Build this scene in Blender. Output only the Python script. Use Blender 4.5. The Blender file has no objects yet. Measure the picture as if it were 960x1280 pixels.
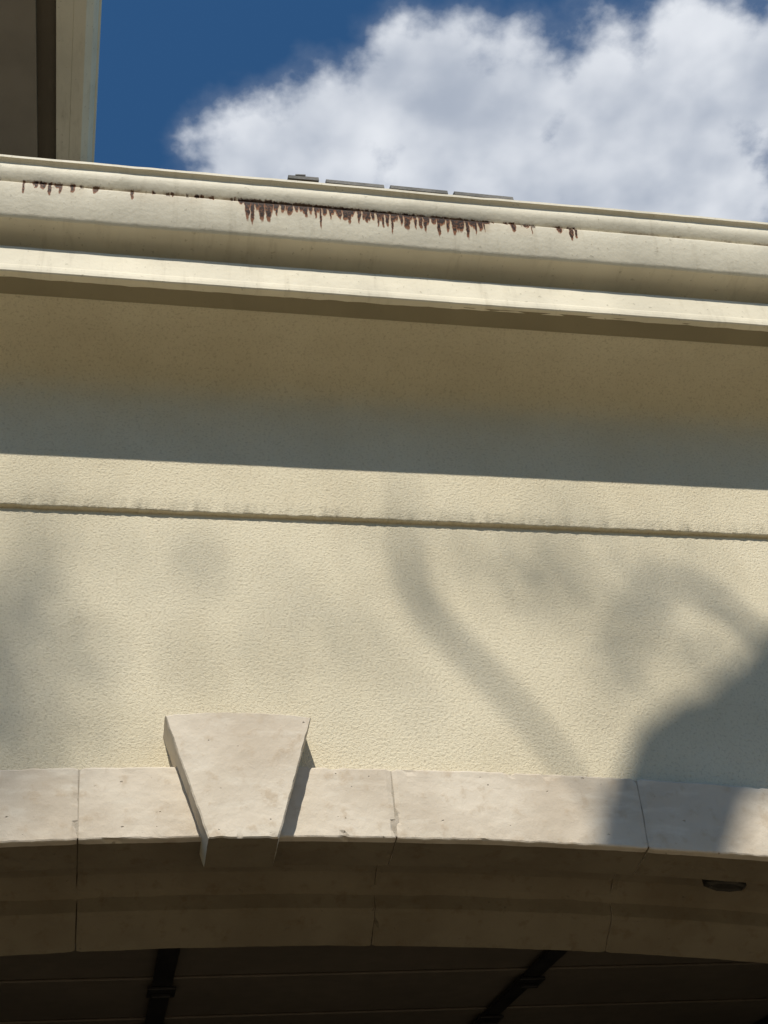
import bpy, math, random
from mathutils import Vector, Matrix, noise
random.seed(7)
H=1.5   # eye height above the drive; all part heights below are relative to the eye level
sc=bpy.context.scene
sc.view_settings.view_transform='Standard'; sc.view_settings.look='None'; sc.view_settings.exposure=0

# ---------------------------------------------------------------- helpers
def empty(name):
    e=bpy.data.objects.new(name,None); sc.collection.objects.link(e); return e
def mk(name,verts,faces,mats,parent=None,smooth=False,fm=None):
    me=bpy.data.meshes.new(name)
    me.from_pydata([(v[0],v[1],v[2]+H) for v in verts],[],faces)
    for m in (mats if isinstance(mats,list) else [mats]): me.materials.append(m)
    if fm:
        for p,i in zip(me.polygons,fm): p.material_index=i
    if smooth:
        for p in me.polygons: p.use_smooth=True
    me.validate(); me.update()
    o=bpy.data.objects.new(name,me); sc.collection.objects.link(o)
    if parent: o.parent=parent
    return o
def box(name,x0,x1,y0,y1,z0,z1,mat,parent=None,bev=0.0):
    v=[(x0,y0,z0),(x1,y0,z0),(x1,y1,z0),(x0,y1,z0),(x0,y0,z1),(x1,y0,z1),(x1,y1,z1),(x0,y1,z1)]
    f=[(0,3,2,1),(4,5,6,7),(0,1,5,4),(1,2,6,5),(2,3,7,6),(3,0,4,7)]
    o=mk(name,v,f,mat,parent)
    if bev:
        b=o.modifiers.new('bev','BEVEL'); b.width=bev; b.segments=2
    return o
def nz(x,y,z,s): return noise.noise(Vector((x*s,y*s,z*s)))
def sweep_x(name,prof,x0,x1,step,mat,parent=None,smooth=False,jit=0.0,jscale=40,closed=False,wav=0.0):
    n=max(1,int((x1-x0)/step)); V=[];F=[]
    m=len(prof)
    for i in range(n+1):
        x=x0+(x1-x0)*i/n
        for (y,z) in prof:
            dy=jit*nz(x,y,z,jscale)+wav*nz(x,0,3,1.3); dz=jit*nz(x+9,y,z,jscale)+wav*nz(x,5,1,1.1)
            V.append((x,y+dy,z+dz))
    for i in range(n):
        for j in range(m if closed else m-1):
            k=(j+1)%m
            F.append((i*m+j,i*m+k,(i+1)*m+k,(i+1)*m+j))
    return mk(name,V,F,mat,parent,smooth)

class N:
    def __init__(s,tree): s.t=tree
    def n(s,typ,ins=None,**kw):
        nd=s.t.nodes.new(typ)
        for k,v in kw.items(): setattr(nd,k,v)
        for k,v in (ins or {}).items():
            if isinstance(v,bpy.types.NodeSocket): s.t.links.new(v,nd.inputs[k])
            else: nd.inputs[k].default_value=v
        return nd
    def m(s,op,a,b=0.0,c=0.0,clamp=False):
        nd=s.n('ShaderNodeMath',{0:a,1:b,2:c},operation=op); nd.use_clamp=clamp; return nd.outputs[0]
    def mix(s,fac,a,b,mode='MIX'):
        nd=s.t.nodes.new('ShaderNodeMix'); nd.data_type='RGBA'; nd.blend_type=mode
        for i,v in ((0,fac),(6,a),(7,b)):
            if isinstance(v,bpy.types.NodeSocket): s.t.links.new(v,nd.inputs[i])
            else: nd.inputs[i].default_value=v if i==0 else (*v,1)
        return nd.outputs[2]
    def ss(s,v,a,b,lo=0.0,hi=1.0):
        return s.n('ShaderNodeMapRange',{0:v,1:a,2:b,3:lo,4:hi},interpolation_type='SMOOTHSTEP').outputs[0]
def newmat(name):
    m=bpy.data.materials.new(name); m.use_nodes=True; t=m.node_tree; b=t.nodes['Principled BSDF']
    g=N(t); tc=g.n('ShaderNodeTexCoord').outputs['Object']
    return m,t,b,g,tc
def noi(g,tc,scale,detail=4,rough=.55,sv=None):
    if sv:
        mp=g.n('ShaderNodeMapping',{0:tc}); mp.inputs['Scale'].default_value=sv; tc=mp.outputs[0]
    return g.n('ShaderNodeTexNoise',{'Vector':tc,'Scale':float(scale),'Detail':float(detail),'Roughness':rough}).outputs[0]

def stucco():
    m,t,b,g,tc=newmat('stucco_cream')
    big=noi(g,tc,1.6,3); mid=noi(g,tc,14,2); streak=noi(g,tc,1.0,3,.6,(5,5,.7))
    grain=noi(g,tc,118,3,.78)
    c=g.mix(g.ss(big,.3,.7),(.62,.55,.40),(.69,.62,.465))
    c=g.mix(g.ss(streak,.5,.8,0,.25),c,(.54,.47,.34))
    c=g.mix(g.ss(mid,.45,.8,0,.2),c,(.57,.49,.35))
    c=g.mix(g.ss(grain,.50,.30,0,.55),c,(.38,.315,.21))
    t.links.new(c,b.inputs['Base Color']); b.inputs['Roughness'].default_value=.92
    b.inputs['Specular IOR Level'].default_value=.15
    bp=g.n('ShaderNodeBump',{'Strength':1.0,'Distance':.0058,'Height':grain}); t.links.new(bp.outputs[0],b.inputs['Normal'])
    return m
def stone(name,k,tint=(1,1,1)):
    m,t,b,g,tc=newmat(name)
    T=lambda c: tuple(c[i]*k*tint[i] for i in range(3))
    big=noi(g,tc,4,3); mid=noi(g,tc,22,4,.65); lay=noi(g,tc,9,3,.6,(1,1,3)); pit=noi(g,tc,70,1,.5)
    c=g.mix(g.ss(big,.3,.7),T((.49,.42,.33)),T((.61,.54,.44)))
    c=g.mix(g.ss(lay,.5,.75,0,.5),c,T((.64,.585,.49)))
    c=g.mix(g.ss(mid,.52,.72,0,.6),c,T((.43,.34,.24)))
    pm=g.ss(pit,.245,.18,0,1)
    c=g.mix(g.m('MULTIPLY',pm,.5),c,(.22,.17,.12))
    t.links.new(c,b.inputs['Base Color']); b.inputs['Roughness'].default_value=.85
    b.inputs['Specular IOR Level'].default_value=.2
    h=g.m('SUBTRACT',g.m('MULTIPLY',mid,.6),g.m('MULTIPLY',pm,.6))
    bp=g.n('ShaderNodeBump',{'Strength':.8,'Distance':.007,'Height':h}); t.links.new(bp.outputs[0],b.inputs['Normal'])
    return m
def paint(name,col,rust=False,dirt=.3,rough=.45):
    m,t,b,g,tc=newmat(name)
    big=noi(g,tc,3,3); st=noi(g,tc,1,3,.65,(28,6,3)); spot=noi(g,tc,60,2,.6)
    c=g.mix(g.ss(big,.3,.7),tuple(x*.90 for x in col),tuple(min(1,x*1.06) for x in col))
    c=g.mix(g.ss(st,.5,.8,0,dirt),c,(.30,.25,.16))
    c=g.mix(g.ss(spot,.66,.74,0,dirt*1.3),c,(.22,.18,.11))
    if rust:
        s=g.n('ShaderNodeSeparateXYZ',{0:tc}); x=s.outputs[0]; z=s.outputs[2]
        z0=3.868+H
        wz=noi(g,tc,45,2); per=noi(g,tc,80,2)
        xw=g.m('ADD',x,g.m('MULTIPLY',g.m('SUBTRACT',wz,.5),.012))
        def n1(sc_,off,det=1):
            cb=g.n('ShaderNodeCombineXYZ',{0:g.m('ADD',xw,off)}); return g.n('ShaderNodeTexNoise',{'Vector':cb.outputs[0],'Scale':float(sc_),'Detail':float(det),'Roughness':.6}).outputs[0]
        d=g.m('SUBTRACT',z0,z); d=g.m('ADD',d,g.m('MULTIPLY',g.m('SUBTRACT',per,.5),.016))
        env=g.m('SUBTRACT',g.m('ADD',g.ss(x,.34,.42),g.ss(x,1.30,1.14)),1.0,clamp=True)
        env2=g.m('SUBTRACT',g.m('ADD',g.ss(x,-.46,-.30),g.ss(x,1.62,1.48)),1.0,clamp=True)
        clump=g.ss(n1(6,3.3),.40,.56)
        gaps=g.ss(n1(13,9.1),.38,.52)
        dens=g.m('ADD',g.m('MULTIPLY',env,g.m('ADD',.36,g.m('MULTIPLY',gaps,.34))),g.m('MULTIPLY',env2,g.m('ADD',.05,g.m('MULTIPLY',clump,.28))),clamp=True)
        def drips(freq,off,lmax):
            u=g.m('ADD',g.m('MULTIPLY',xw,freq),off); cell=g.m('FLOOR',u); fr=g.m('ABSOLUTE',g.m('SUBTRACT',g.m('SUBTRACT',u,cell),.5))
            wn_=g.n('ShaderNodeTexWhiteNoise',{'W':cell},noise_dimensions='1D').outputs['Color']
            sp=g.n('ShaderNodeSeparateColor',{0:wn_}); r1,r2,r3=sp.outputs
            pres=g.m('LESS_THAN',r1,g.m('MULTIPLY',dens,1.25))
            ln=g.m('ADD',.020,g.m('MULTIPLY',g.m('POWER',r2,1.3),lmax))
            ln=g.m('MULTIPLY',ln,g.m('ADD',.55,g.m('MULTIPLY',dens,.7)))
            rel=g.m('DIVIDE',d,ln)
            r4=g.m('POWER',g.m('MAXIMUM',rel,0.0),4.0)
            hw=g.m('MULTIPLY',g.m('ADD',.18,g.m('MULTIPLY',r3,.30)),g.m('SUBTRACT',1.0,g.m('MULTIPLY',r4,.5),clamp=True))
            top=g.ss(d,-.008,-.002)
            o_=g.m('MULTIPLY',g.m('MULTIPLY',g.ss(g.m('SUBTRACT',fr,hw),.12,.0),g.ss(rel,1.2,1.0)),g.m('MULTIPLY',pres,top))
            k_=g.m('MULTIPLY',g.m('MULTIPLY',g.ss(g.m('SUBTRACT',fr,g.m('MULTIPLY',hw,.85)),.04,-.02),g.ss(rel,.95,.82)),g.m('MULTIPLY',pres,top))
            return o_,k_
        oA,kA=drips(62.0,3.3,.060); oB,kB=drips(43.0,8.7,.050)
        band=g.m('MULTIPLY',g.m('MULTIPLY',g.ss(d,-.008,-.001),g.ss(d,.025,.014)),g.ss(g.m('ADD',dens,g.m('MULTIPLY',g.m('SUBTRACT',n1(34,5,3),.5),2.2)),.32,.46))
        brk=g.ss(noi(g,tc,120,2),.34,.52)
        halo=g.m('MULTIPLY',g.m('MULTIPLY',g.ss(d,-.010,.0),g.ss(d,.075,.015)),g.m('MULTIPLY',dens,.65))
        c=g.mix(halo,c,(.38,.22,.08))
        c=g.mix(g.m('MULTIPLY',g.m('MAXIMUM',oA,oB),.92),c,(.21,.058,.008))
        c=g.mix(g.m('MULTIPLY',band,.92),c,(.045,.014,.005))
        c=g.mix(g.m('MULTIPLY',g.m('MAXIMUM',kA,kB),g.m('ADD',.35,g.m('MULTIPLY',brk,.63))),c,(.016,.007,.004))
        dl=g.m('MULTIPLY',g.m('MULTIPLY',g.ss(d,-.010,.0),g.ss(d,.014,.004)),g.ss(noi(g,tc,18,3,.7),.42,.6))
        c=g.mix(g.m('MULTIPLY',dl,.6),c,(.20,.12,.06))
    b.inputs['Roughness'].default_value=rough
    b.inputs['Specular IOR Level'].default_value=.25
    t.links.new(c,b.inputs['Base Color'])
    bp=g.n('ShaderNodeBump',{'Strength':.45,'Distance':.004,'Height':g.m('ADD',g.m('MULTIPLY',spot,.6),noi(g,tc,9,2))}); t.links.new(bp.outputs[0],b.inputs['Normal'])
    return m
def simple(name,c1,c2,scale,rough=.8,bump=.3,dist=.01,metal=0):
    m,t,b,g,tc=newmat(name)
    n_=noi(g,tc,scale,3,.6); f=noi(g,tc,scale*9,2)
    c=g.mix(g.ss(n_,.3,.7),c1,c2); c=g.mix(g.ss(f,.35,.65,0,.3),c,tuple(x*.7 for x in c1))
    t.links.new(c,b.inputs['Base Color']); b.inputs['Roughness'].default_value=rough; b.inputs['Metallic'].default_value=metal
    bp=g.n('ShaderNodeBump',{'Strength':bump,'Distance':dist,'Height':f}); t.links.new(bp.outputs[0],b.inputs['Normal'])
    return m
M_st=stucco(); M_stone=stone('cast_stone',1.03); M_stone_shade=stone('cast_stone_grime_shade',.34,(1,.93,.78))  # second stone is for undersides: some grime, mostly shade put into the colour
M_gut=paint('gutter_paint',(.72,.665,.535),rust=True,dirt=.26,rough=.65)
M_trim=paint('trim_paint',(.71,.65,.51),dirt=.28,rough=.65)
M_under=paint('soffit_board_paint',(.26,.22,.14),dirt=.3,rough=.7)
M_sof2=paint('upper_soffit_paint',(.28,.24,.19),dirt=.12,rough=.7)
M_gap=paint('soffit_gap_painted_shade',(.13,.105,.07),dirt=.12,rough=.7)  # dark colour stands in for the shade between upper soffit and trim
M_tile=simple('roof_tile',(.12,.117,.108),(.19,.18,.165),12,.9,.5,.006)
M_conc=simple('sandstone_pavers',(.27,.218,.145),(.345,.28,.19),1.2,.9,.3,.004)
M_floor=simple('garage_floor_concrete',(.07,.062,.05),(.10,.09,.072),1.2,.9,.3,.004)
M_grass=simple('lawn_grass',(.07,.075,.025),(.12,.12,.045),2,.95,.6,.03)
M_bark=simple('bark',(.10,.075,.05),(.18,.14,.10),6,.95,.8,.02)
M_leaf=simple('leaves',(.06,.09,.02),(.10,.13,.035),3,.7,.1,.002)
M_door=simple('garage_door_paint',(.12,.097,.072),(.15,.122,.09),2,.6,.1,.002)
M_dark=simple('dark_steel',(.012,.011,.010),(.03,.027,.024),10,.5,.2,.002,.3)
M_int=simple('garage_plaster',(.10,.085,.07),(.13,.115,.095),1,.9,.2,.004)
M_mortar=simple('mortar',(.34,.29,.22),(.46,.40,.32),30,.95,.5,.003)
M_chip=simple('weathered_metal',(.03,.025,.018),(.06,.05,.036),30,.7,.4,.003,.3)
M_glass=simple('window_glass',(.02,.025,.03),(.03,.035,.04),1,.1,.0,.001)
M_nb=simple('sky_block_stucco',(.36,.29,.20),(.42,.34,.24),1.5,.9,.3,.005)

# ---------------------------------------------------------------- house
house=empty('stucco_house')
XC=.342; ZC=1.764; R=14.0
XL,XR=-4.6,5.4; HW=2.45
def arcz(x): return ZC-(R-math.sqrt(R*R-(x-XC)**2))
V=[];F=[]
xs=[XL+(XR-XL)*i/200 for i in range(201)]
for x in xs:
    zb=arcz(x)+.13 if abs(x-XC)<HW+.1 else -1.5
    for k in range(5): V.append((x,3.0,zb+(2.905-zb)*k/4))
for i in range(200):
    for k in range(4): F.append((i*5+k,(i+1)*5+k,(i+1)*5+k+1,i*5+k+1))
mk('front_wall',V,F,M_st,house)
prof=[(3.004,2.893),(2.996,2.892),(2.9885,2.892),(2.9855,2.8935),(2.984,2.898)]
prof+=[(2.984,2.95),(2.984,3.05),(2.984,3.2),(2.984,3.36)]
r=.15
for k in range(0,13):
    a=math.radians(90*k/12); prof.append((2.984-r+r*math.cos(a),3.545-r+r*math.sin(a)))
prof+=[(2.76,3.545),(2.70,3.545)]
V=[];F=[];n=1700;m=len(prof)
for i in range(n+1):
    x=XL+(XR-XL)*i/n
    for j,(y,z) in enumerate(prof):
        if 0<j<5:
            y+=.0018*nz(x,j*.02,0,95)+.0012*nz(x,0,4,30); z+=.0036*nz(x,j*.01,7,80)+.002*nz(x,1,7,12)
        V.append((x,y,z))
for i in range(n):
    for j in range(m-1): F.append((i*m+j,i*m+j+1,(i+1)*m+j+1,(i+1)*m+j))
mk('upper_band_and_soffit',V,F,M_st,house,smooth=True)
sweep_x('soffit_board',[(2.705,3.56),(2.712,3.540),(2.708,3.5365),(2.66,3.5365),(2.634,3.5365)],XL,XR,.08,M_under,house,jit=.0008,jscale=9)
sweep_x('fascia_trim',[(2.685,3.676),(2.64,3.672),(2.624,3.669),(2.620,3.663),(2.6205,3.62),(2.6205,3.572),(2.619,3.566),(2.6185,3.552),(2.6195,3.540),(2.623,3.5365),(2.640,3.5355),(2.66,3.54)],XL,XR,.03,M_trim,house,wav=.0015,jit=.0009,jscale=22)
box('fascia_board',XL,XR,2.68,2.72,3.60,3.95,M_trim,house)
box('left_side_wall',XL,XL+.2,3.005,9.2,-1.5,3.54,M_st,house)
box('right_side_wall',XR-.2,XR,3.005,9.2,-1.5,3.54,M_st,house)
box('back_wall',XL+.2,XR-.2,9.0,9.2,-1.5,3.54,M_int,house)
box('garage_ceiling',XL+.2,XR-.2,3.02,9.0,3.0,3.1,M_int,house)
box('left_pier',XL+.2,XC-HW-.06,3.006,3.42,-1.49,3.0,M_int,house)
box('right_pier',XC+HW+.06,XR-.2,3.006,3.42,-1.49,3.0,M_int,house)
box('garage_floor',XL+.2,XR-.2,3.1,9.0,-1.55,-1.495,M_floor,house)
V=[];F=[]
for i in range(61):
    x=XC-HW-.06+(2*HW+.12)*i/60
    V+= [(x,3.42,arcz(x)-.03),(x,3.42,3.0)]
for i in range(60): F.append((2*i,2*i+2,2*i+3,2*i+1))
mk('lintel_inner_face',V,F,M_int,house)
def roofz(y): return 3.985+.38*(y-2.56)
V=[(XL-.1,2.60,roofz(2.60)-.03),(XR+.1,2.60,roofz(2.60)-.03),(XR+.1,9.3,roofz(9.3)-.03),(XL-.1,9.3,roofz(9.3)-.03)]
mk('roof_deck',V,[(0,1,2,3)],M_tile,house)
V=[];F=[]
def tile(x0,x1,y0,y1,zoff,th=.012,tilt=0,skew=0):
    b=len(V)
    for t_ in (0,th):
        for (x,y,sk) in ((x0,y0,0),(x1,y0,skew),(x1,y1,skew),(x0,y1,0)):
            z=roofz(y)+zoff+(tilt*(y1-y)/(y1-y0))+sk+t_; V.append((x,y,z))
    for f in ((0,3,2,1),(4,5,6,7),(0,1,5,4),(1,2,6,5),(2,3,7,6),(3,0,4,7)): F.append(tuple(b+q for q in f))
for row in range(22):
    y0=2.60+row*.3; off=(row%2)*.11; x=XL-.1+off
    while x<XR:
        w=.225; tile(x,x+w-.008,y0+random.uniform(-.004,.004),y0+.36,.0+random.uniform(0,.004),.012,.014); x+=w
for (xa,xb,zz,sk) in ((.540,.645,.073,.001),(.670,.872,.067,-.003),(.895,1.098,.066,-.003),(1.122,1.335,.063,-.003)):
    tile(xa,xb,2.525,2.86,zz,.019,.0,sk)
tile(.565,.60,2.523,2.7,.093,.006,.0,.003)
mk('roof_tiles',V,F,M_tile,house)

# upper storey : roof eave running away from us, upper left
ZU=7.0
prof=[(-.19,.115),(-.186,.11),(-.19,.10),(-.2,.095),(-.205,.07),(-.225,.035),(-.25,.012),(-.262,.0),(-.325,.0),(-.332,.006),(-.335,.10)]
V=[];F=[]
for i,y in enumerate([2.7+.25*k for k in range(28)]):
    sft=.022*(4.3-y)
    for (x,z) in prof: V.append((x+sft,y,ZU+z))
m=len(prof)
for i in range(27):
    for j in range(m-1): F.append((i*m+j,i*m+j+1,(i+1)*m+j+1,(i+1)*m+j))
mk('upper_gutter',V,F,M_trim,house)
box('upper_fascia_trim',-.40,-.300,2.72,9.4,ZU+.004,ZU+.14,M_trim,house,.004)
box('upper_soffit_shade_strip',-.50,-.402,2.72,9.4,ZU+.03,ZU+.06,M_gap,house)
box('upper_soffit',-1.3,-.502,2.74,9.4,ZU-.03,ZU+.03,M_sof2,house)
box('upper_storey_wall',-4.6,-1.1,4.6,9.2,4.2,ZU-.035,M_st,house)
V=[(-.33,2.7,ZU+.15),(-.33,9.4,ZU+.15),(-2.9,9.4,ZU+1.5),(-2.9,2.7,ZU+1.5),(-5.5,2.7,ZU+.15),(-5.5,9.4,ZU+.15)]
mk('upper_roof',V,[(0,1,2,3),(3,2,5,4)],M_tile,house)
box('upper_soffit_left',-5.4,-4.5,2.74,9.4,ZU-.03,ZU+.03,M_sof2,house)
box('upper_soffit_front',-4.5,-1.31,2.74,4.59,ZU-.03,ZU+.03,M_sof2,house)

# ---------------------------------------------------------------- rain gutter
gut=empty('rain_gutter')
gp=[(2.512,3.949),(2.494,3.962),(2.482,3.9635),(2.478,3.957),(2.479,3.947),(2.489,3.943),(2.494,3.938),
    (2.493,3.925),(2.495,3.908),(2.501,3.894),(2.508,3.882),(2.515,3.872),(2.521,3.866),(2.522,3.861),(2.512,3.858),(2.509,3.852),
    (2.510,3.843),(2.519,3.812),(2.532,3.775),(2.547,3.742),(2.552,3.733),(2.558,3.7285),(2.60,3.7285),(2.674,3.7285),(2.677,3.735),(2.677,3.96)]
o=sweep_x('gutter_channel',gp,XL-.05,XR+.05,.02,M_gut,gut,smooth=True,jit=.0012,jscale=16,wav=.004)
es=o.modifiers.new('es','EDGE_SPLIT'); es.split_angle=math.radians(30)
for x in (XL-.05,XR+.05):
    mk('end_cap',[(x,y,z) for y,z in gp],[tuple(range(len(gp)))],M_gut,gut)

# ---------------------------------------------------------------- stone arch
arch=empty('stone_arch')
TH=.206
def dens(poly,step):
    out=[]
    for i in range(len(poly)):
        a=poly[i];b=poly[(i+1)%len(poly)]
        L=math.hypot(b[0]-a[0],b[1]-a[1]);k=max(1,int(L/step))
        for j in range(k): out.append((a[0]+(b[0]-a[0])*j/k,a[1]+(b[1]-a[1])*j/k))
    return out
sec=[(2.960,.005),(2.9615,.0015),(2.965,.0),(3.095,.0),(3.100,.004),(3.104,.035),(3.125,.06),(3.18,.078),(3.25,.070),(3.300,.040),(3.303,-.008),(3.309,-.016),(3.385,-.060),(3.398,-.068),(3.41,-.05),(3.41,.12),(3.41,TH),(3.05,TH),(2.966,TH),(2.9615,TH-.002),(2.960,TH-.006)]
sec=dens(sec,.016)
def grow(u,dz): return 1+ (.055*max(0,u-.4) if dz>.1 else 0)
def block(name,u0,u1,seed):
    V=[];F=[];FM=[];n=max(4,int((u1-u0)/.013));m=len(sec)
    for i in range(n+1):
        u=u0+(u1-u0)*i/n; th=u/R
        sh=.0026 if i in (0,n) else 0.0
        for (y,dz) in sec:
            dz0=dz; dz=dz*grow(u,dz)
            if sh:
                if y<3.0: y+=sh
                dz=dz+(sh if dz<TH*.5 else -sh)
            rr=R+dz
            x=XC+rr*math.sin(th); z=ZC-R+rr*math.cos(th)
            edge=(y<2.968 and (dz0<.008 or dz0>TH-.01)) or sh>0
            a=.0020 if edge else .0009
            jx=(.0022*nz(seed,y,z,14) if sh else 0)
            d1=a*nz(x+seed,y,z,38)+.0012*nz(x+seed,y,z,7)
            d2=a*nz(x-seed,y+3,z,42)+.0014*nz(x-seed,y,z,8)
            chip=max(0,nz(x+seed*2,y,z,22)-.40)*(.024 if edge else 0)
            V.append((x+jx,y+d1+chip,z+d2+(chip if dz0<.1 else -chip)))
    for i in range(n):
        for j in range(m):
            k=(j+1)%m; F.append((i*m+j,i*m+k,(i+1)*m+k,(i+1)*m+j))
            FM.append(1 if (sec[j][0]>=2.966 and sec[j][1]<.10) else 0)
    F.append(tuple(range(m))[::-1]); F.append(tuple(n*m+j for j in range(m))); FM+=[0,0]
    return mk(name,V,F,[M_stone,M_stone_shade],arch,False,FM)
bd=[-2.45,-1.71,-1.05,-.392,.391,1.053,1.71,2.45]
for i in range(len(bd)-1): block('voussoir_%d'%(i+1),bd[i]+.0018,bd[i+1]-.0018,i*3.7)
sec2=[(2.9635,.007),(3.09,.007),(3.098,.05),(3.18,.085),(3.27,.075),(3.315,.01),(3.385,-.05),(3.40,.18),(2.9635,TH-.006)]
V=[];F=[];FM=[];m=len(sec2);n=120
for i in range(n+1):
    u=-2.44+4.88*i/n;th=u/R
    for y,dz in sec2:
        rr=R+dz*grow(u,dz); V.append((XC+rr*math.sin(th),y,ZC-R+rr*math.cos(th)))
for i in range(n):
    for j in range(m):
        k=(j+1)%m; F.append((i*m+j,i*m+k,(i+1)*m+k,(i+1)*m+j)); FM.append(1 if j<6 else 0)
mk('mortar_core',V,F,[M_mortar,M_stone_shade],arch,False,FM)
def keystone():
    N_=44; yf=2.900; zb=1.727; zt=2.082; V=[];F=[];FM=[]
    def P(s,t,inset=0):
        hw=(.085-inset)+(.189-.085)*t
        z=zb+inset+(zt-zb-2*inset)*t+ (.014*(1-s*s))*t
        return XC-.001+s*hw,z
    def jig(x,y,z,e):
        a=.0022 if e else .0010
        ch=max(0,nz(x*1.0+4,y,z,24)-.38)*(.03 if e else 0)
        return (x+a*nz(x,y,z+5,40)+.0014*nz(x,2,z,9), y+a*.7*nz(x,y,z,36)+.0022*nz(x,9,z,8)+ch, z+a*nz(x+3,y,z,40))
    for j in range(N_+1):
        for i in range(N_+1):
            x,z=P(-1+2*i/N_,j/N_,.003)
            V.append(jig(x,yf,z,i in(0,N_) or j in (0,N_)))
    W=N_+1
    for j in range(N_):
        for i in range(N_): F.append((j*W+i,j*W+i+1,(j+1)*W+i+1,(j+1)*W+i)); FM.append(0)
    loop=[(i,0) for i in range(N_)]+[(N_,j) for j in range(N_)]+[(i,N_) for i in range(N_,0,-1)]+[(0,j) for j in range(N_,0,-1)]
    prev=[j*W+i for i,j in loop]
    for y in (yf+.0035,yf+.02,yf+.04,yf+.06,yf+.08,yf+.105,yf+.14):
        cur=[]
        for (i,j) in loop:
            x,z=P(-1+2*i/N_,j/N_,0.0)
            cur.append(len(V)); V.append(jig(x,y,z,y<yf+.005))
        L=len(loop)
        for k in range(L):
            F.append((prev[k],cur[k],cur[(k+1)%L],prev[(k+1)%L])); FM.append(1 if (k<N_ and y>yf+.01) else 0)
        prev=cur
    o=mk('keystone',V,F,[M_stone,M_stone_shade],arch,True,FM)
    es=o.modifiers.new('es','EDGE_SPLIT'); es.split_angle=math.radians(35)
keystone()
# small weathered vent plate under the arch
V=[];F=[]
cx,cy=1.665,3.135
for k,(rr,dz) in enumerate(((1.0,.08),(1.0,.004),(.82,-.002),(.7,.004))):
    for a in range(8):
        t_=math.radians(22.5+45*a); x=cx+.062*rr*math.cos(t_); y=cy+.026*rr*math.sin(t_)
        V.append((x,y,arcz(x)+.006+dz))
for k in range(3):
    for a in range(8): F.append((k*8+a,k*8+(a+1)%8,(k+1)*8+(a+1)%8,(k+1)*8+a))
F.append(tuple(24+a for a in range(8)))
mk('soffit_vent_plate',V,F,M_chip,arch)

# ---------------------------------------------------------------- garage door (open, on its tracks)
door=empty('garage_door')
def dz_(y): return 1.85+.2*(y-3.5)
def slab(name,x0,x1,y0,y1,lo,hi,mat,bev=0):
    V=[(x0,y0,dz_(y0)+lo),(x1,y0,dz_(y0)+lo),(x1,y1,dz_(y1)+lo),(x0,y1,dz_(y1)+lo),(x0,y0,dz_(y0)+hi),(x1,y0,dz_(y0)+hi),(x1,y1,dz_(y1)+hi),(x0,y1,dz_(y1)+hi)]
    o=mk(name,V,[(0,3,2,1),(4,5,6,7),(0,1,5,4),(1,2,6,5),(2,3,7,6),(3,0,4,7)],mat,door)
    if bev:
        b=o.modifiers.new('b','BEVEL'); b.width=bev; b.segments=2
for k in range(5):
    y0=3.72+k*.53
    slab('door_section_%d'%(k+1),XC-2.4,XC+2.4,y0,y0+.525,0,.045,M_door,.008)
    slab('section_rail_%d'%(k+1),XC-2.4,XC+2.4,y0+.435,y0+.515,-.010,-.001,M_door,.003)
for i,x in enumerate((XC-2.35,XC-1.33,.215,1.44,XC+2.34)):
    slab('stile_%d'%(i+1),x-.032,x+.032,3.74,6.3,-.022,-.011,M_dark,.003)
    for k in range(4):
        yj=3.72+(k+1)*.53
        slab('hinge',x-.045,x+.045,yj-.055,yj+.05,-.034,-.023,M_dark,.003)
        slab('hinge_barrel',x-.03,x+.03,yj-.008,yj+.008,-.048,-.0345,M_dark,.003)

# ---------------------------------------------------------------- ground
def sheet(name,x0,x1,y0,y1,z,mat): return mk(name,[(x0,y0,z),(x1,y0,z),(x1,y1,z),(x0,y1,z)],[(0,1,2,3)],mat)
sheet('ground',-900,900,-900,900,-1.512,M_grass)
sheet('driveway',-6.0,8.0,-12,3.09,-1.504,M_conc)
sheet('sidewalk',-60,60,-13.9,-12.2,-1.500,M_conc)
# unseen houses across the street, added to block low blue sky light
for hx in (-21,-2,17):
    nb=empty('sky_block_house')
    x0,x1=hx-7.5,hx+7.5; yb=-19.0
    box('walls',x0,x1,yb-9,yb,-1.51,5.6,M_nb,nb)
    mk('roof',[(x0-.6,yb+.6,5.6),(x1+.6,yb+.6,5.6),(x1+.6,yb-9.6,5.6),(x0-.6,yb-9.6,5.6),(x0+3.5,yb-4.5,8.6),(x1-3.5,yb-4.5,8.6)],[(0,1,5,4),(1,2,5),(2,3,4,5),(3,0,4),(3,2,1,0)],M_tile,nb)
    box('door',hx-.5,hx+.5,yb+.002,yb+.06,-1.5,.7,M_bark,nb)
    for wx in (-5.2,-2.6,2.6,5.2):
        for wz in (-.4,2.9):
            box('window_frame',hx+wx-.75,hx+wx+.75,yb+.002,yb+.05,wz-.08,wz+1.48,M_trim,nb)
            box('window_glass',hx+wx-.66,hx+wx+.66,yb+.052,yb+.06,wz,wz+1.4,M_glass,nb)

# ---------------------------------------------------------------- sun
SD=Vector((.25,1.0,-1.2)).normalized()
sun=bpy.data.lights.new('sun','SUN'); sun.energy=5.0; sun.angle=math.radians(.58); sun.color=(1,.945,.84)
so=bpy.data.objects.new('sun',sun); sc.collection.objects.link(so); so.rotation_euler=SD.to_track_quat('-Z','Y').to_euler(); so.location=(-5,-20,26)

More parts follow.
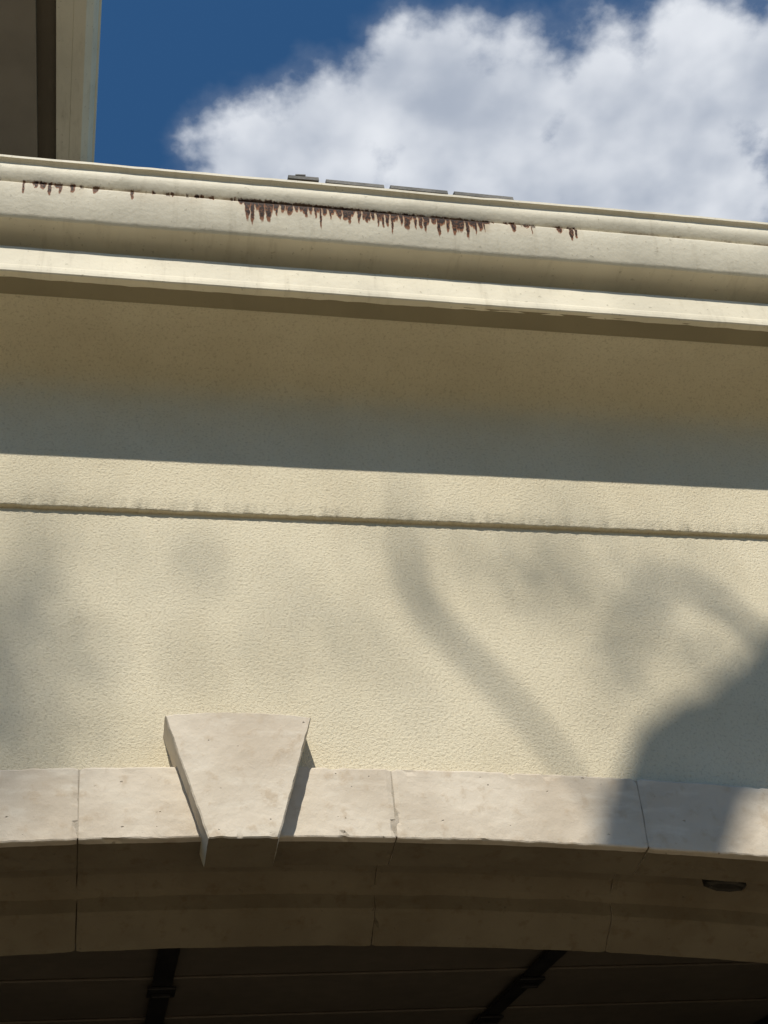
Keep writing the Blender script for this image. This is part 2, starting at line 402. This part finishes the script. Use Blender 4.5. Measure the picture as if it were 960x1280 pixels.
# ---------------------------------------------------------------- tree behind the viewer, its limbs throw the soft shadows
TV=[];TF=[];TM=[]
def tube(pts,rad,seg=10,sub=4):
    P=[];Rr=[]
    for i in range(len(pts)-1):
        p0=Vector(pts[max(i-1,0)]);p1=Vector(pts[i]);p2=Vector(pts[i+1]);p3=Vector(pts[min(i+2,len(pts)-1)])
        for k in range(sub):
            t=k/sub
            P.append(.5*((2*p1)+(p2-p0)*t+(2*p0-5*p1+4*p2-p3)*t*t+(3*p1-p0-3*p2+p3)*t**3)); Rr.append(rad[i]+(rad[i+1]-rad[i])*t)
    P.append(Vector(pts[-1]));Rr.append(rad[-1])
    b=len(TV)
    for i,p in enumerate(P):
        d=(P[min(i+1,len(P)-1)]-P[max(i-1,0)]).normalized()
        a=d.cross(Vector((.3,.9,.2))).normalized(); c=d.cross(a)
        for s in range(seg):
            q=2*math.pi*s/seg; rr=Rr[i]*(1+.12*nz(p.x+s,p.y,p.z,3))
            TV.append(tuple(p+a*math.cos(q)*rr+c*math.sin(q)*rr))
    for i in range(len(P)-1):
        for s in range(seg):
            TF.append((b+i*seg+s,b+i*seg+(s+1)%seg,b+(i+1)*seg+(s+1)%seg,b+(i+1)*seg+s)); TM.append(0)
def W(x,z,t): return (x-.25*t,3-t,z+1.2*t)   # point up-sun of wall point (x,z)
tube([(-1.6,-3.4,-1.55),(-1.5,-3.2,.3),(-1.25,-2.7,2.4),(-.6,-2.0,4.5),(-.1,-1.45,5.7),W(1.50,1.80,4.8),W(1.87,2.14,5.2),W(2.38,2.72,5.2),W(3.0,3.9,5.3),W(3.5,5.2,5.6)],[.34,.27,.23,.19,.17,.145,.13,.12,.07,.02],14)
tube([W(1.36,1.25,4.8),W(1.34,1.6,6.5),W(1.235,1.995,8.0),W(1.13,2.207,8.4),W(1.0,2.402,8.6),W(.89,2.60,8.6),W(.89,2.80,8.8),W(.91,2.98,9),W(.90,3.1,9.2)],[.026,.016,.016,.018,.023,.026,.016,.011,.006],8)
tube([W(2.2,2.55,5.2),W(2.07,2.42,6),W(1.966,2.47,8.2),W(1.85,2.63,9),W(1.70,2.68,9.2),W(1.60,2.56,9.5),W(1.50,2.42,9.8),W(1.42,2.3,10)],[.04,.034,.028,.026,.025,.024,.018,.01],8)
tube([(-1.25,-2.7,2.4),(-2.2,-3.6,5.0),(-2.9,-4.2,8.0),(-3.2,-4.4,10.5)],[.17,.13,.09,.03],10)
tube([(-1.5,-3.0,1.6),(-.8,-4.6,4.5),(-.6,-6.0,7.0),(-.2,-7,9)],[.15,.12,.08,.03],10)
tube([(-2.2,-3.6,5.0),W(-1.2,1.2,8),W(-.75,2.1,10),W(-.6,2.6,11)],[.1,.07,.04,.01],8)
for k in range(26):
    a=random.uniform(0,2*math.pi); s=Vector(random.choice([(-2.9,-4.2,8),(-.6,-6,7),(-2.2,-3.6,5),(-.8,-4.6,4.8)]))
    e=s+Vector((math.cos(a)*random.uniform(1,2.4),math.sin(a)*random.uniform(1,2)-1,random.uniform(.3,2.2)))
    mid=(s+e)/2+Vector((0,0,.3)); 
    ok=True
    for q in (s,mid,e):
        t=3-q.y; xw=q.x+.25*t; zw=q.z-1.2*t
        if -.9<xw<2.8 and 1.4<zw<4.4: ok=False
    if ok: tube([tuple(s),tuple(mid),tuple(e)],[.05,.035,.01],6)
def leaf(p,s):
    b=len(TV); d=Vector([random.gauss(0,1) for _ in range(3)]).normalized(); a=d.cross(Vector([random.gauss(0,1) for _ in range(3)])).normalized()
    p=Vector(p)
    for q in (-d*s,a*s*.42,d*s,-a*s*.42): TV.append(tuple(p+q))
    TF.append((b,b+1,b+2,b+3)); TM.append(1)
for (x,z,sx,sz,cnt,t) in ((-.28,2.25,.14,.42,360,12),(.24,2.68,.06,.06,20,11),(.60,2.45,.18,.14,45,12),(1.35,2.72,.22,.14,100,11),(1.50,2.40,.12,.2,50,11),(1.9,2.35,.12,.12,40,9)):
    for _ in range(cnt):
        tt=t+random.gauss(0,.6); leaf(W(random.gauss(x,sx),random.gauss(z,sz),tt),random.uniform(.03,.05))
cl=[(-2.9,-4.4,8.6,1.5),(-3.6,-5,7,1.3),(-.6,-6.5,8,1.6),(-2,-6,9.5,1.6),(.6,-6.6,7.2,1.2),(-1.6,-5.2,7.6,1.5),(2.6,-2,9.2,1.0),(-3.4,-3.4,6.6,1.0)]
for (x,y,z,rad) in cl:
    for _ in range(1500):
        v=Vector([random.gauss(0,1) for _ in range(3)]).normalized()*rad*random.random()**.4
        q=Vector((x,y,z))+v
        if nz(q.x,q.y,q.z,1.6)<-.08: continue
        t=3-q.y; xw=q.x+.25*t; zw=q.z-1.2*t
        if -.8<xw<2.9 and 1.3<zw<4.6: continue
        leaf(q,random.uniform(.04,.08))
mk('tree',TV,TF,[M_bark,M_leaf],None,False,TM)

# ---------------------------------------------------------------- sky
w=bpy.data.worlds.new('sky'); sc.world=w; w.use_nodes=True; t=w.node_tree; g=N(t)
bg=t.nodes['Background']
sky=g.n('ShaderNodeTexSky'); sky.sky_type='NISHITA'; sky.sun_disc=False
sky.sun_elevation=math.asin(-SD.z); sky.sun_rotation=math.atan2(-SD.x,-SD.y)%(2*math.pi); sky.altitude=100; sky.air_density=1.0; sky.dust_density=.0; sky.ozone_density=2.0
tc=g.n('ShaderNodeTexCoord').outputs['Generated']; s=g.n('ShaderNodeSeparateXYZ',{0:tc})
zc=g.m('MAXIMUM',s.outputs[2],.03)
P=g.n('ShaderNodeCombineXYZ',{0:g.m('DIVIDE',s.outputs[0],zc),1:g.m('DIVIDE',s.outputs[1],zc)}).outputs[0]
wn=g.n('ShaderNodeTexNoise',{'Vector':P,'Scale':10.0,'Detail':4.0,'Roughness':.6}).outputs['Color']
wv=g.n('ShaderNodeVectorMath',{0:wn,1:(.5,.5,.5)},operation='SUBTRACT').outputs[0]
wv=g.n('ShaderNodeVectorMath',{0:wv,'Scale':.07},operation='SCALE').outputs[0]
PW=g.n('ShaderNodeVectorMath',{0:P,1:wv},operation='ADD').outputs[0]
blobs=[(.108,.596,.060),(.150,.5804,.066),(.2416,.5425,.080),(.3069,.5353,.078),(.3866,.5340,.078),(.4608,.5009,.085),(.52,.4851,.085),(.2988,.6303,.13),(.462,.6122,.14),(.1682,.6447,.088)]
f=None
for (x,y,r_) in blobs:
    d=g.n('ShaderNodeVectorMath',{0:PW,1:(x,y,0)},operation='DISTANCE').outputs['Value']
    v=g.m('SUBTRACT',1.0,g.m('DIVIDE',d,r_))
    f=v if f is None else g.n('ShaderNodeMath',{0:f,1:v,2:.25},operation='SMOOTH_MAX').outputs[0]
def cn(sc_,det=8,rough=.6,off=None):
    v=P
    if off: v=g.n('ShaderNodeVectorMath',{0:v,1:off},operation='ADD').outputs[0]
    return g.n('ShaderNodeTexNoise',{'Vector':v,'Scale':float(sc_),'Detail':float(det),'Roughness':rough}).outputs[0]
n1=cn(13,8,.56)
den=g.m('ADD',f,g.m('MULTIPLY',g.m('SUBTRACT',n1,.5),1.35))
alpha=g.ss(den,-.10,.42)
haze=g.m('MULTIPLY',g.ss(g.m('ADD',f,g.m('MULTIPLY',g.m('SUBTRACT',n1,.5),1.2)),-.30,.4),.22)
alpha=g.m('MAXIMUM',alpha,haze)
n2=cn(13,3,.5,off=(.016,.022,0)); lit=g.m('SUBTRACT',n1,n2)
body=g.m('ADD',g.m('MULTIPLY',g.m('SUBTRACT',cn(7.5,3,.5,off=(3.1,1.7,0)),.5),1.6),g.m('MULTIPLY',lit,1.1))
body=g.m('ADD',body,g.m('MULTIPLY',g.ss(den,.15,1.0),-.25))
bc=g.mix(g.ss(body,-.65,.40),(.40,.45,.54),(.79,.82,.87))
skyc=g.n('ShaderNodeVectorMath',{0:sky.outputs[0],'Scale':.10},operation='SCALE').outputs[0]
skyc=g.n('ShaderNodeVectorMath',{0:skyc,1:(.40,.76,.96)},operation='MULTIPLY').outputs[0]
horizon=g.ss(s.outputs[2],.0,.15)
fin=g.mix(g.m('MULTIPLY',alpha,horizon),skyc,bc)
sc10=g.n('ShaderNodeVectorMath',{0:fin,'Scale':10.0},operation='SCALE').outputs[0]
t.links.new(sc10,bg.inputs[0]); bg.inputs[1].default_value=.1

# ---------------------------------------------------------------- camera
cam=bpy.data.cameras.new('camera'); co=bpy.data.objects.new('camera',cam); sc.collection.objects.link(co); sc.camera=co
fw=Vector((.1946,.7007,.6864)).normalized(); rt=Vector((.980,-.1682,-.1062)); rt=(rt-fw*rt.dot(fw)).normalized(); up=rt.cross(fw)
co.matrix_world=Matrix(((rt.x,up.x,-fw.x,0),(rt.y,up.y,-fw.y,0),(rt.z,up.z,-fw.z,H),(0,0,0,1)))
cam.sensor_fit='HORIZONTAL'; cam.sensor_width=36; cam.lens=64.05; cam.clip_end=3000; cam.clip_start=.05
